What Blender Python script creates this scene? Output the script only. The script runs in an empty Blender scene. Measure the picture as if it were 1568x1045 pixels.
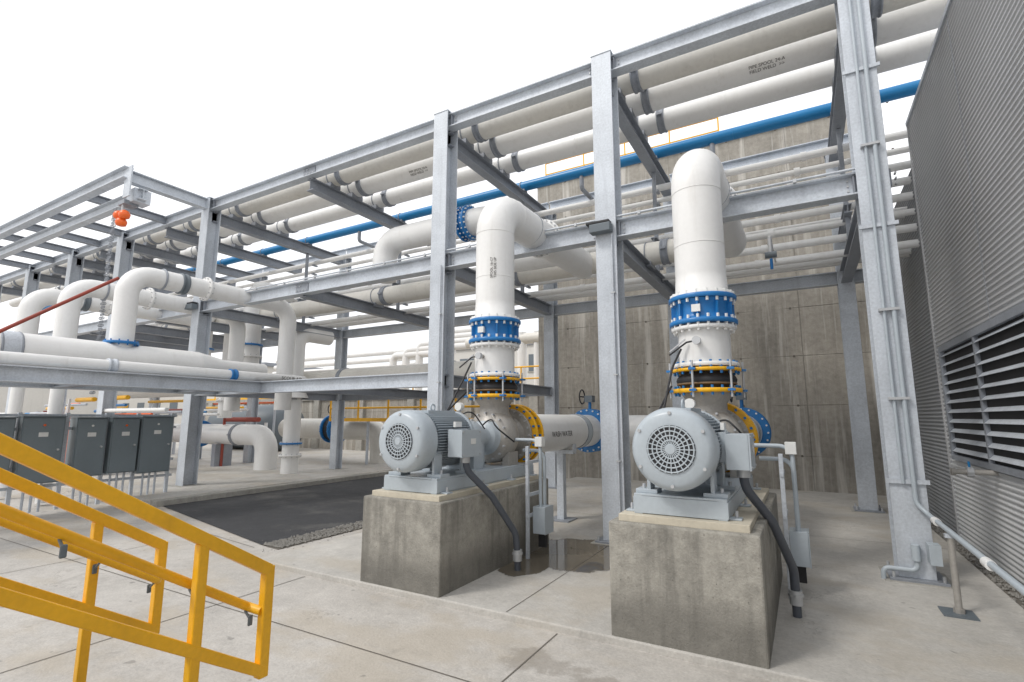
import bpy, math, random
from mathutils import Vector as V, Matrix
random.seed(7)
scene=bpy.context.scene
G=-1.70   # ground level (eye level is z=0)
# ------------------------------------------------------------------ materials
def new_mat(name):
    m=bpy.data.materials.new(name); m.use_nodes=True
    nt=m.node_tree; bs=nt.nodes['Principled BSDF']
    return m,nt,bs
def mth(nt,op,a,b=None,c=None,clamp=False):
    n=nt.nodes.new('ShaderNodeMath'); n.operation=op; n.use_clamp=clamp
    for i,x in enumerate((a,b,c)):
        if x is None: continue
        if isinstance(x,(int,float)): n.inputs[i].default_value=x
        else: nt.links.new(x,n.inputs[i])
    return n.outputs[0]
def noise(nt,vec,scale,detail=4,rough=.55,mapscale=None,dist=0):
    if mapscale:
        mp=nt.nodes.new('ShaderNodeMapping'); mp.inputs['Scale'].default_value=mapscale
        nt.links.new(vec,mp.inputs['Vector']); vec=mp.outputs[0]
    n=nt.nodes.new('ShaderNodeTexNoise'); n.inputs['Scale'].default_value=scale
    n.inputs['Detail'].default_value=detail; n.inputs['Roughness'].default_value=rough
    n.inputs['Distortion'].default_value=dist
    nt.links.new(vec,n.inputs['Vector']); return n.outputs['Fac']
def smooth(nt,x,a,b,lo=0,hi=1):
    n=nt.nodes.new('ShaderNodeMapRange'); n.interpolation_type='SMOOTHSTEP'
    nt.links.new(x,n.inputs[0]); n.inputs[1].default_value=a; n.inputs[2].default_value=b
    n.inputs[3].default_value=lo; n.inputs[4].default_value=hi
    return n.outputs[0]
def mix(nt,f,a,b):
    n=nt.nodes.new('ShaderNodeMix'); n.data_type='RGBA'
    if isinstance(f,(int,float)): n.inputs[0].default_value=f
    else: nt.links.new(f,n.inputs[0])
    for s,x in ((6,a),(7,b)):
        if isinstance(x,tuple): n.inputs[s].default_value=(*x,1)
        else: nt.links.new(x,n.inputs[s])
    return n.outputs[2]
def scalec(nt,col,f):
    n=nt.nodes.new('ShaderNodeVectorMath'); n.operation='SCALE'
    if isinstance(col,tuple): n.inputs[0].default_value=col
    else: nt.links.new(col,n.inputs[0])
    nt.links.new(f,n.inputs['Scale']); return n.outputs[0]
def coord(nt):
    return nt.nodes.new('ShaderNodeTexCoord').outputs['Object']
def bumpn(nt,bs,h,dist,strength=1):
    b=nt.nodes.new('ShaderNodeBump'); b.inputs['Distance'].default_value=dist; b.inputs['Strength'].default_value=strength
    nt.links.new(h,b.inputs['Height']); nt.links.new(b.outputs[0],bs.inputs['Normal'])
def paint(name,col,rough=.45,metal=0,var=.12,vs=1.5,fine=.06,fs=25,streak=.0,dirt=(.22,.2,.17),bump=.0,bs_=60):
    m,nt,bs=new_mat(name); c=coord(nt)
    n1=noise(nt,c,vs,5); n2=noise(nt,c,fs,3)
    f=mth(nt,'ADD',mth(nt,'MULTIPLY_ADD',n1,var*3,1-var*1.5),mth(nt,'MULTIPLY_ADD',n2,fine*3,-fine*1.5))
    base=scalec(nt,col,f)
    if streak>0:
        n3=noise(nt,c,1.0,6,.6,(7,7,.7)); k=smooth(nt,n3,.52,.78,0,streak)
        base=mix(nt,k,base,dirt)
    nt.links.new(base,bs.inputs['Base Color'])
    r=mth(nt,'MULTIPLY_ADD',n1,.3,rough-.15); nt.links.new(r,bs.inputs['Roughness'])
    bs.inputs['Metallic'].default_value=metal
    if bump>0: bumpn(nt,bs,noise(nt,c,bs_,4),bump)
    return m
M={}
M['white']=paint('white_pipe_paint',(.80,.795,.78),.42,0,.05,1.2,.03,18,.20,(.45,.41,.35),.001,30)
M['cream']=paint('insulated_pipe_jacket',(.68,.655,.60),.5,0,.08,.8,.05,14,.25,(.36,.32,.26),.001,30)
M['blue']=paint('blue_valve_paint',(.014,.17,.45),.35,0,.18,3,.08,30,.08)
M['blueP']=paint('blue_pipe_paint',(.01,.20,.46),.35,0,.1,2,.05,30,.04)
M['yellow']=paint('yellow_safety_paint',(.86,.45,.012),.38,0,.14,2.5,.07,40,.22,(.45,.22,.03),.001,50)
M['galv']=paint('galvanized_steel',(.54,.575,.62),.45,.12,.18,2.2,.18,34,.35,(.32,.34,.37),.0012,70)
M['galvd']=paint('weathered_galvanized_steel',(.28,.30,.335),.5,.12,.2,2,.14,30,.3,(.17,.18,.19),.001,70)
M['grey']=paint('grey_machine_paint',(.44,.49,.53),.36,0,.09,2,.05,30,.14,(.25,.27,.28))
M['greyd']=paint('dark_grey_enamel',(.13,.155,.175),.45,0,.10,2,.04,30,.12)
M['cab']=paint('slate_grey_cabinet_enamel',(.18,.215,.235),.42,0,.10,2,.04,30,.14,(.12,.13,.14))
M['cast']=paint('cast_stainless',(.40,.38,.35),.45,.25,.16,4,.14,40,.25)
M['dark']=paint('black_rubber',(.025,.025,.028),.6)
M['flex']=paint('dark_conduit_jacket',(.085,.095,.115),.5)
M['bolt']=paint('zinc_bolt',(.50,.51,.52),.4,.3)
M['rust']=paint('bronze_valve_disc',(.20,.13,.07),.6,0,.3,8)
M['red']=paint('red_oxide_pipe',(.30,.055,.035),.55)
M['orange']=paint('orange_beacon_lens',(.85,.14,.02),.3)
M['ink']=paint('stencil_ink',(.09,.08,.075),.6)
M['grout']=paint('pale_grout',(.56,.51,.41),.8,0,.12,3,.1,25,.2,bump=.003)
M['bld']=paint('pale_cladding',(.60,.58,.54),.6,0,.08,.4,.04,6,.12)
M['plate']=paint('white_label',(.75,.75,.73),.5)

def concrete(name,col,streak=.35,var=.22,lines=None,light=0,basez=None,lw=.5,mot=.8):
    m,nt,bs=new_mat(name); c=coord(nt)
    n1=noise(nt,c,.9,6,.6); n2=noise(nt,c,9,6,.65); n3=noise(nt,c,70,3)
    f=mth(nt,'MULTIPLY_ADD',n1,var*3,1-var*1.5)
    f=mth(nt,'ADD',f,mth(nt,'MULTIPLY_ADD',n2,mot,-mot/2))
    f=mth(nt,'ADD',f,mth(nt,'MULTIPLY_ADD',n3,.5,-.25))
    base=scalec(nt,col,f)
    st=noise(nt,c,1.0,7,.62,(6,6,.45)); k=smooth(nt,st,.46,.70,0,streak)
    base=mix(nt,k,base,tuple(x*.42 for x in col))
    # air holes
    vo=nt.nodes.new('ShaderNodeTexVoronoi'); vo.inputs['Scale'].default_value=16; nt.links.new(c,vo.inputs['Vector'])
    hole=smooth(nt,vo.outputs['Distance'],.05,.12,.6,0); base=mix(nt,hole,base,tuple(x*.3 for x in col))
    if light:
        st2=noise(nt,c,1.3,5,.6,(2.6,2.6,.16)); k2=smooth(nt,st2,.52,.68,0,light)
        base=mix(nt,k2,base,(.62,.59,.54))
        st3=noise(nt,c,1.0,6,.65,(14,14,.5)); k3=smooth(nt,st3,.56,.7,0,light*.6)
        base=mix(nt,k3,base,(.58,.56,.51))
    sx=nt.nodes.new('ShaderNodeSeparateXYZ'); nt.links.new(c,sx.inputs[0])
    h=mth(nt,'ADD',n2,mth(nt,'MULTIPLY',n3,.45))
    if lines:
        px,pz=lines
        lx=mth(nt,'ABSOLUTE',mth(nt,'SUBTRACT',mth(nt,'FRACT',mth(nt,'DIVIDE',mth(nt,'ADD',sx.outputs[0],50.3),px)),.5))
        lz=mth(nt,'ABSOLUTE',mth(nt,'SUBTRACT',mth(nt,'FRACT',mth(nt,'DIVIDE',mth(nt,'ADD',sx.outputs[2],50.1),pz)),.5))
        l=mth(nt,'MAXIMUM',smooth(nt,lx,.5-.014/px,.5),mth(nt,'MULTIPLY',smooth(nt,lz,.5-.016/pz,.5),smooth(nt,n1,.35,.6)))
        base=mix(nt,mth(nt,'MULTIPLY',l,lw),base,tuple(x*.35 for x in col))
        h=mth(nt,'SUBTRACT',h,mth(nt,'MULTIPLY',l,1.0))
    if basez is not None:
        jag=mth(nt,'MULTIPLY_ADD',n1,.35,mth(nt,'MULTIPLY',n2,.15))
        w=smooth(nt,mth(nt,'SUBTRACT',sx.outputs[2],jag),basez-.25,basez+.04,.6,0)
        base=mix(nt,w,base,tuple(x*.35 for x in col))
    nt.links.new(base,bs.inputs['Base Color']); bs.inputs['Roughness'].default_value=.88
    bumpn(nt,bs,h,.010)
    return m
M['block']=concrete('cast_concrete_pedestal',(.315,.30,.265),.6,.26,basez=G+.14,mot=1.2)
M['wall']=concrete('board_formed_concrete',(.335,.31,.27),.35,.24,(2.4,1.2),.8)
M['kerb']=concrete('kerb_concrete',(.38,.365,.33),.15,.2)

def ground_mat(name,col,puddle=False,stain=.35):
    m,nt,bs=new_mat(name); c=coord(nt)
    n1=noise(nt,c,.35,6,.6); n2=noise(nt,c,2.2,7,.65,dist=.4); n3=noise(nt,c,45,4); n4=noise(nt,c,11,6,.7)
    f=mth(nt,'ADD',mth(nt,'MULTIPLY_ADD',n1,.6,.70),mth(nt,'MULTIPLY_ADD',n2,.5,-.25))
    f=mth(nt,'ADD',f,mth(nt,'MULTIPLY_ADD',n3,.4,-.2))
    f=mth(nt,'ADD',f,mth(nt,'MULTIPLY_ADD',n4,.45,-.225))
    base=scalec(nt,col,f)
    warm=smooth(nt,noise(nt,c,.8,5,.6,(1,1.6,1)),.47,.64,0,stain)
    base=mix(nt,warm,base,(.42,.365,.285))
    dk=smooth(nt,noise(nt,c,1.5,6,.66,dist=1.0),.58,.74,0,stain*.8)
    base=mix(nt,dk,base,(.24,.22,.195))
    sp=smooth(nt,noise(nt,c,6.5,2,.5),.70,.76,0,.55); base=mix(nt,sp,base,(.17,.16,.145))
    # hairline cracks in a few places
    vo=nt.nodes.new('ShaderNodeTexVoronoi'); vo.feature='DISTANCE_TO_EDGE'; vo.inputs['Scale'].default_value=.55
    dv=nt.nodes.new('ShaderNodeVectorMath'); dv.operation='ADD'; nt.links.new(c,dv.inputs[0])
    cmb=nt.nodes.new('ShaderNodeCombineXYZ'); nt.links.new(n2,cmb.inputs[0]); nt.links.new(n4,cmb.inputs[1]); nt.links.new(cmb.outputs[0],dv.inputs[1])
    nt.links.new(dv.outputs[0],vo.inputs['Vector'])
    ck=mth(nt,'MULTIPLY',smooth(nt,vo.outputs['Distance'],.0015,.006,.55,0),smooth(nt,n1,.5,.58)); base=mix(nt,ck,base,(.15,.13,.11))
    sx=nt.nodes.new('ShaderNodeSeparateXYZ'); nt.links.new(c,sx.inputs[0])
    rough=mth(nt,'MULTIPLY_ADD',n2,-.3,.85)
    spots=[(-2.62,6.30,.78,.80,.14),(-2.95,5.65,.3,.55,.15)] if puddle else [(-1.15,3.45,.35,.22,.9),(-.15,3.75,.42,.40,.6),(-1.75,3.6,.35,.16,.9)]
    tot=None
    for (x,y,rx,ry,ns) in spots:
        dx=mth(nt,'DIVIDE',mth(nt,'SUBTRACT',sx.outputs[0],x),rx); dy=mth(nt,'DIVIDE',mth(nt,'SUBTRACT',sx.outputs[1],y),ry)
        d=mth(nt,'SQRT',mth(nt,'ADD',mth(nt,'MULTIPLY',dx,dx),mth(nt,'MULTIPLY',dy,dy)))
        d=mth(nt,'ADD',d,mth(nt,'MULTIPLY_ADD',n2,ns*5,-ns*2.5))
        k=smooth(nt,d,.95,1.02,1,0) if puddle else smooth(nt,d,.5,1.0,.4,0)
        tot=k if tot is None else mth(nt,'MAXIMUM',tot,k)
    base=mix(nt,tot,base,(.15,.13,.10) if puddle else (.2,.17,.135))
    rough=mth(nt,'SUBTRACT',rough,mth(nt,'MULTIPLY',tot,.76 if puddle else .3),clamp=True)
    nt.links.new(base,bs.inputs['Base Color']); nt.links.new(rough,bs.inputs['Roughness'])
    h=mth(nt,'MULTIPLY',mth(nt,'ADD',n3,n2),mth(nt,'SUBTRACT',1,tot))
    bumpn(nt,bs,h,.0045)
    return m
M['ground']=ground_mat('concrete_paving',(.47,.445,.41),stain=.5)
M['pad']=ground_mat('washed_concrete_slab',(.49,.47,.435),True,.4)
def asphalt():
    m,nt,bs=new_mat('asphalt'); c=coord(nt)
    n1=noise(nt,c,.9,6,.65); n2=noise(nt,c,90,3,.7); n3=noise(nt,c,5,6,.7)
    f=mth(nt,'ADD',mth(nt,'MULTIPLY_ADD',n2,1.6,.1),mth(nt,'MULTIPLY_ADD',n3,.8,-.3))
    base=scalec(nt,(.05,.051,.055),f)
    base=mix(nt,smooth(nt,n1,.48,.68,0,.45),base,(.16,.155,.145))
    nt.links.new(base,bs.inputs['Base Color']); bs.inputs['Roughness'].default_value=.9
    bumpn(nt,bs,mth(nt,'ADD',n2,n3),.012); return m
M['asph']=asphalt()
M['stone']=paint('gravel_stone',(.24,.23,.21),.8,0,.5,40)
M['gap']=paint('joint_sealant',(.15,.135,.115),.9)
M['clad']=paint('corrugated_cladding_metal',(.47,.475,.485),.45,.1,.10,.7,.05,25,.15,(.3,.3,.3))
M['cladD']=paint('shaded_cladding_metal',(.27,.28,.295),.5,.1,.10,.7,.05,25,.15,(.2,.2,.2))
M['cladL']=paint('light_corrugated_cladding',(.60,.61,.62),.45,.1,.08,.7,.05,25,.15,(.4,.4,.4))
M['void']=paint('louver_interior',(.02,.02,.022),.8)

# ------------------------------------------------------------------ mesh builder
class B:
    def __init__(s,name): s.name=name; s.v=[];s.f=[];s.m=[];s.s=[];s.slots=[]
    def mi(s,m):
        if m not in s.slots: s.slots.append(m)
        return s.slots.index(m)
    def add(s,vs,fs,mat,sm=False):
        o=len(s.v); s.v+= [tuple(x) for x in vs]; i=s.mi(mat)
        for f in fs: s.f.append([o+k for k in f]); s.m.append(i); s.s.append(sm)
    def box(s,lo,hi,mat):
        x0,y0,z0=lo;x1,y1,z1=hi
        s.add([(x0,y0,z0),(x1,y0,z0),(x1,y1,z0),(x0,y1,z0),(x0,y0,z1),(x1,y0,z1),(x1,y1,z1),(x0,y1,z1)],
         [(0,3,2,1),(4,5,6,7),(0,1,5,4),(1,2,6,5),(2,3,7,6),(3,0,4,7)],mat)
    def obox(s,c,ax,ay,az,mat):
        c=V(c);vs=[]
        for k in (-1,1):
            for i,j in((-1,-1),(1,-1),(1,1),(-1,1)): vs.append(c+ax*i+ay*j+az*k)
        s.add(vs,[(0,3,2,1),(4,5,6,7),(0,1,5,4),(1,2,6,5),(2,3,7,6),(3,0,4,7)],mat)
    def bar(s,p0,p1,w,h,mat,up=V((0,0,1))):
        p0=V(p0);p1=V(p1);d=(p1-p0);L=d.length;d=d/L
        if abs(d.dot(up))>.95: up=V((0,1,0))
        sd=d.cross(up).normalized(); u=sd.cross(d).normalized()
        s.obox((p0+p1)/2,d*L/2,sd*w/2,u*h/2,mat)
    def ibeam(s,p0,p1,h,w,mat,up=V((0,0,1)),tf=.022,tw=.014):
        p0=V(p0);p1=V(p1);d=(p1-p0);L=d.length;d=d/L
        sd=d.cross(up).normalized(); u=sd.cross(d).normalized(); c=(p0+p1)/2
        s.obox(c+u*(h/2-tf/2),d*L/2,sd*w/2,u*tf/2,mat); s.obox(c-u*(h/2-tf/2),d*L/2,sd*w/2,u*tf/2,mat)
        s.obox(c,d*L/2,sd*tw/2,u*(h/2-tf),mat)
    def channel(s,p0,p1,h,w,mat,side=1):
        p0=V(p0);p1=V(p1);d=(p1-p0);L=d.length;d=d/L;up=V((0,0,1))
        sd=d.cross(up).normalized()*side; c=(p0+p1)/2
        s.obox(c+up*(h/2-.007)+sd*w/2,d*L/2,sd*w/2,up*.007,mat); s.obox(c-up*(h/2-.007)+sd*w/2,d*L/2,sd*w/2,up*.007,mat)
        s.obox(c,d*L/2,sd*.006,up*(h/2-.014),mat)
    def cyl(s,p0,p1,r,mat,n=28,r2=None,caps=True,sm=True):
        p0=V(p0);p1=V(p1);d=(p1-p0).normalized();r2=r if r2 is None else r2
        a=d.orthogonal().normalized();b=d.cross(a)
        A=[];Bv=[]
        for i in range(n):
            t=2*math.pi*i/n;o=a*math.cos(t)+b*math.sin(t);A.append(p0+o*r);Bv.append(p1+o*r2)
        s.add(A+Bv,[(i,(i+1)%n,n+(i+1)%n,n+i) for i in range(n)],mat,sm)
        if caps:
            s.add(A,[tuple(reversed(range(n)))],mat); s.add(Bv,[tuple(range(n))],mat)
    def lathe(s,c,d,prof,mat,n=36):
        c=V(c);d=V(d).normalized();a=d.orthogonal().normalized();b=d.cross(a);vs=[];fs=[]
        for (h,r) in prof:
            for i in range(n):
                t=2*math.pi*i/n; vs.append(c+d*h+(a*math.cos(t)+b*math.sin(t))*r)
        for k in range(len(prof)-1):
            for i in range(n): fs.append((k*n+i,k*n+(i+1)%n,(k+1)*n+(i+1)%n,(k+1)*n+i))
        s.add(vs,fs,mat,True)
        s.add(vs[-n:],[tuple(range(n))],mat); s.add(vs[:n],[tuple(reversed(range(n)))],mat)
    def torus(s,c,d,R,r,mat,n=32,m=8):
        c=V(c);d=V(d).normalized();a=d.orthogonal().normalized();b=d.cross(a);vs=[];fs=[]
        for i in range(n):
            t=2*math.pi*i/n;o=a*math.cos(t)+b*math.sin(t)
            for j in range(m):
                q=2*math.pi*j/m; vs.append(c+o*(R+r*math.cos(q))+d*r*math.sin(q))
        for i in range(n):
            for j in range(m): fs.append((i*m+j,((i+1)%n)*m+j,((i+1)%n)*m+(j+1)%m,i*m+(j+1)%m))
        s.add(vs,fs,mat,True)
    def pipe(s,pts,r,mat,bend=None,n=20,seg=7,caps=True):
        pts=[V(p) for p in pts]; bend=r*1.6 if bend is None else bend
        path=[pts[0]]
        for i in range(1,len(pts)-1):
            p=pts[i];u=(pts[i-1]-p);w=(pts[i+1]-p);lu=u.length;lw=w.length;u/=lu;w/=lw
            ang=u.angle(w)
            if ang>3.1: path.append(p);continue
            t=min(bend/math.tan(ang/2),lu*.49 if i>1 else lu*.98,lw*.49 if i<len(pts)-2 else lw*.98); R=t*math.tan(ang/2)
            bis=(u+w).normalized(); c=p+bis*(R/math.sin(ang/2)); a0=p+u*t-c; a1=p+w*t-c
            tot=math.pi-ang; ax=a0.cross(a1).normalized()
            for k in range(seg+1): path.append(c+Matrix.Rotation(tot*k/seg,3,ax)@a0)
        path.append(pts[-1])
        cl=[path[0]]
        for p in path[1:]:
            if (p-cl[-1]).length>1e-4: cl.append(p)
        path=cl; N=len(path); rings=[];nrm=None
        for i,p in enumerate(path):
            if i==0: t=(path[1]-p).normalized()
            elif i==N-1: t=(p-path[-2]).normalized()
            else: t=((path[i+1]-p).normalized()+(p-path[i-1]).normalized()).normalized()
            nrm=t.orthogonal().normalized() if nrm is None else (nrm-t*nrm.dot(t)).normalized()
            b=t.cross(nrm); rings.append([p+(nrm*math.cos(2*math.pi*k/n)+b*math.sin(2*math.pi*k/n))*r for k in range(n)])
        vs=[q for R_ in rings for q in R_]
        s.add(vs,[(i*n+k,i*n+(k+1)%n,(i+1)*n+(k+1)%n,(i+1)*n+k) for i in range(N-1) for k in range(n)],mat,True)
        if caps:
            s.add(rings[0],[tuple(reversed(range(n)))],mat); s.add(rings[-1],[tuple(range(n))],mat)
    def flange(s,c,d,r,th,mat,nb=16,br=.013,bl=.03,mb=None):
        c=V(c);d=V(d).normalized(); e=min(.008,th*.25)
        s.lathe(c,d,[(-th/2,r-e),(-th/2+e,r),(th/2-e,r),(th/2,r-e)],mat,40)
        a=d.orthogonal().normalized();b=d.cross(a);mb=mb or M['bolt']
        for i in range(nb):
            t=2*math.pi*(i+.5)/nb; o=c+(a*math.cos(t)+b*math.sin(t))*(r-br*2.0)
            s.cyl(o-d*(th/2+bl),o+d*(th/2+bl),br,mb,6,sm=False)
    def finish(s,parent=None,bevel=0,seg=2):
        me=bpy.data.meshes.new(s.name); me.from_pydata(s.v,[],s.f)
        for m in s.slots: me.materials.append(m)
        me.polygons.foreach_set('material_index',s.m); me.polygons.foreach_set('use_smooth',s.s); me.update()
        ob=bpy.data.objects.new(s.name,me); scene.collection.objects.link(ob)
        if bevel:
            md=ob.modifiers.new('bevel','BEVEL'); md.width=bevel; md.segments=seg; md.limit_method='ANGLE'; md.angle_limit=math.radians(50)
        if parent: ob.parent=parent
        return ob
def empty(name):
    e=bpy.data.objects.new(name,None); scene.collection.objects.link(e); return e
X_=V((1,0,0));Y_=V((0,1,0));Z_=V((0,0,1))

# ------------------------------------------------------------------ ground
b=B('ground'); b.add([(-600,-300,G-.06),(600,-300,G-.06),(600,900,G-.06),(-600,900,G-.06)],[(0,1,2,3)],M['ground']); b.finish()
b=B('pump_pad_slab'); b.box((-5.92,4.13,G-.3),(1.6,14.3,G+.0),M['pad']); b.finish(bevel=.012)
b=B('equipment_slab')
b.box((-45,5.6,G-.3),(-11.55,30,G+.08),M['pad']); b.finish(bevel=.02)
b=B('kerb'); b.box((-11.55,5.62,G-.3),(-11.35,12.4,G+.06),M['kerb']); b.box((-11.35,12.2,G-.3),(-6.5,12.4,G+.06),M['kerb']); b.finish(bevel=.015)
b=B('asphalt_road'); b.add([(-11.35,5.75,G-.05),(-6.72,4.75,G-.05),(-6.72,12.2,G-.05),(-11.35,12.2,G-.05)],[(0,1,2,3)],M['asph']); b.finish()
def stones(b,n,fx,rlo=.010,rhi=.024,z=-.052):
    for i in range(n):
        x,y=fx();r=random.uniform(rlo,rhi);vs=[];c=V((x,y,G+z+r*.5))
        for d in (X_,-X_,Y_,-Y_,Z_,-Z_): vs.append(c+d*r*random.uniform(.6,1.2))
        b.add(vs,[(0,2,4),(2,1,4),(1,3,4),(3,0,4),(2,0,5),(1,2,5),(3,1,5),(0,3,5)],M['stone'])
b=B('gravel_strip'); b.add([(-6.72,4.75,G-.054),(-6.3,4.7,G-.054),(-6.3,12.2,G-.054),(-6.72,12.2,G-.054)],[(0,1,2,3)],M['gap'])
stones(b,2600,lambda:(random.uniform(-6.72,-6.3),4.75+(random.random()**1.4)*6))
stones(b,260,lambda:(random.gauss(-6.5,.5),4.5+random.random()*5),.005,.012,-.06)
b.finish()
b=B('gravel_drain_strip'); b.box((1.6,0,G-.3),(1.86,18,G-.045),M['gap'])
stones(b,1800,lambda:(random.uniform(1.6,1.86),random.uniform(4,14)),z=-.045)
b.finish()
b=B('paving_joint')
z=G-.056
def strip(p,q,w=.010,zz=z):
    p=V((*p,zz));q=V((*q,zz));d=(q-p).normalized();n=V((-d.y,d.x,0))*w/2
    b.add([p-n,q-n,q+n,p+n],[(0,1,2,3)],M['gap'])
strip((-30,3.1),(1.6,3.1))
for x in (-11.2,-8.1,-5.0,-1.9,1.2): strip((x,-2),(x,4.1))
strip((-14,5.55),(-6.7,4.62))
zz=G+.003
strip((-2.42,4.16),(-2.42,14.2),.009,zz); strip((-5.9,8.9),(1.6,8.9),.009,zz)
b.finish()

# ------------------------------------------------------------------ steel pipe rack
YF,YB=7.2,11.8
cols=[.92,-2.38,-5.54,-13.25,-17.8,-21.2,-24.8,-28.6]
rack=empty('steel_pipe_rack')
b=B('column_members')
def column(x,y,top,w=.32,h=.34):
    b.ibeam((x,y,G+.03),(x,y,top),h,w,M['galv'],up=Y_,tf=.024)
    b.box((x-w/2-.09,y-h/2-.09,G-.02),(x+w/2+.09,y+h/2+.09,G+.03),M['galvd'])
    b.box((x-w/2-.14,y-h/2-.14,G-.1),(x+w/2+.14,y+h/2+.14,G+.006 if x>-6 else G+.085),M['kerb'])
    for sx in(-1,1):
        for sy in (-1,1): b.cyl((x+sx*(w/2+.05),y+sy*(h/2+.05),G+.03),(x+sx*(w/2+.05),y+sy*(h/2+.05),G+.09),.016,M['bolt'],6,sm=False)
    b.box((x-w/2-.01,y-h/2-.01,top),(x+w/2+.01,y+h/2+.01,top+.02),M['galv'])
for x in cols:
    column(x,YF,5.71 if x>-14 else 5.6); column(x,YB,5.4,.28,.28)
b.finish(rack,bevel=.003,seg=1)
ZT=5.555
b=B('longitudinal_beams')
xs=[5.0]+cols+[-34]
for i in range(len(xs)-1):
    x1,x0=xs[i]-.02,xs[i+1]+.02
    if i==0: x1=1.8
    b.ibeam((x0,YF,ZT),(x1,YF,ZT),.27,.2,M['galv'])
    b.ibeam((x0,YB,5.60),(x1,YB,5.60),.26,.18,M['galv'])
    b.ibeam((x0,YB,2.76),(x1,YB,2.76),.26,.18,M['galv'])
    if i>0: b.ibeam((x0,YF,2.82),(x1,YF,2.82),.28,.2,M['galv'])
for x in (-9.4,):
    for zc in(ZT,2.82):
        b.box((x-.2,YF-.012-.012,zc-.1),(x+.2,YF-.0075,zc+.1),M['galvd'])
        for k in range(6):
            b.cyl((x-.15+.1*(k%4),YF-.05,zc-.05+.1*(k//4)),(x-.15+.1*(k%4),YF-.02,zc-.05+.1*(k//4)),.012,M['bolt'],6,sm=False)
for x in cols[:4]:
    for zc in (ZT,2.82):
        for s in (-1,1):
            b.box((x+s*.18-.01,YF-.08,zc-.105),(x+s*.18+.01,YF+.08,zc+.105),M['galvd'])
            for k in (-1,0,1):
                b.cyl((x+s*.24,YF-.03,zc+k*.065),(x+s*.24,YF+.03,zc+k*.065),.013,M['bolt'],6,sm=False)
b.finish(rack,bevel=.002,seg=1)
b=B('cross_beams')
cross=cols+[-9.4,-15.5,-19.5,-23]
for x in cross:
    b.ibeam((x,YF+.02,5.27),(x,YB,5.27),.28,.2,M['galvd'])
    b.ibeam((x,YF+.02,2.76),(x,YB-.1,2.76),.27,.18,M['galvd'])
for x in cols[:4]+[-9.4]:
    b.ibeam((x,10.0,3.55),(x,YB,3.55),.16,.12,M['galvd'])
    b.bar((x,10.25,2.9),(x,10.25,5.12),.07,.07,M['galvd'])
b.finish(rack,bevel=.002,seg=1)
b=B('outrigger_frame')
b.ibeam((-13.25,5.2,ZT),(-13.25,YF-.17,ZT),.28,.2,M['galv'])
b.ibeam((-34,5.2,5.60),(-13.12,5.2,5.60),.28,.2,M['galv'])
b.ibeam((-34,5.5,5.16),(-13.0,5.5,5.16),.26,.18,M['galv'])
for x in cols[4:]+[-15.5,-19.5,-23]: b.ibeam((x,5.32,5.60),(x,YF,5.60),.2,.16,M['galvd'])
b.bar((-13.1,5.2,5.74),(-13.1,5.2,5.0),.3,.03,M['galv'])
b.box((-13.45,5.35,4.98),(-13.1,5.7,5.3),M['galv'])
b.finish(rack,bevel=.002,seg=1)
b=B('low_branch_rack')
b.ibeam((-10.6,-4,.68),(-10.6,7.2,.68),.26,.2,M['galv'])
b.ibeam((-12.3,-4,.68),(-12.3,7.2,.68),.26,.2,M['galv'])
b.ibeam((-13.1,YF,.68),(-5.7,YF,.68),.26,.18,M['galv'])
b.ibeam((-13.1,YB,.68),(-5.7,YB,.68),.24,.18,M['galvd'])
for y in (-2.5,-.3,1.9,4.1,6.3): b.ibeam((-12.3,y,.66),(-10.6,y,.66),.2,.14,M['galvd'])
for x in (-13.25,-9.4,-5.54): b.ibeam((x,YF+.1,.66),(x,YB,.66),.22,.16,M['galvd'])
for y in (1.9,-2.5):
    for x in (-12.3,-10.6): b.ibeam((x,y,G),(x,y,.55),.2,.2,M['galvd'],up=Y_)
b.finish(rack,bevel=.002,seg=1)

# ------------------------------------------------------------------ overhead pipes
def coupling(b,c,d,r,m=None):
    b.lathe(c,d,[(-.07,r+.004),(-.068,r+.026),(-.04,r+.03),(-.035,r+.018),(.035,r+.018),(.04,r+.03),(.068,r+.026),(.07,r+.004)],m or M['galvd'],28)
    c=V(c)
    b.box(c-V((.05,r+.07,.02)),c+V((.05,-r-.01,.02)),m or M['galvd'])
    b.box(c-V((.05,-r-.01,.02)),c+V((.05,r+.07,.02)),m or M['galvd'])
def overhead(name,y,r,z,x0,x1,mat,cp=True,off=.35):
    b=B(name); b.cyl((x0,y,z),(x1,y,z),r,mat,36)
    for x in cross:
        if x0<x<x1:
            b.box((x-.10,y-r*.7,z-r-.06),(x+.10,y+r*.7,z-r*.82),M['galvd'])
            b.torus((x+.0,y,z),X_,r+.006,.012,M['galvd'],28,6)
            if cp: coupling(b,(x+off,y,z),X_,r)
    x=x0+1.3
    while x<x1:
        b.torus((x,y,z),X_,r+.0005,.0035,mat,32,4); x+=2.9
    return b
b=overhead('overhead_process_pipe',7.86,.21,5.69,-34,6,M['cream']); b.finish()
b=overhead('overhead_process_pipe',8.55,.25,5.73,-34,6,M['white']); b.finish()
b=overhead('overhead_process_pipe',9.33,.21,5.69,-34,6,M['white'],True,.42); b.finish()
b=overhead('blue_water_pipe',10.25,.115,5.55,-34,6,M['blueP'],False)
for x in (-1.2,-4,-7.5,-11):
    b.pipe([(x,10.25,5.55),(x,10.25,5.15),(x+.0,10.9,5.15)],.05,M['galvd'])
b.finish()
b=overhead('mid_level_process_pipe',9.45,.22,3.10,-30,-1.2,M['cream']); b.finish()
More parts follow.
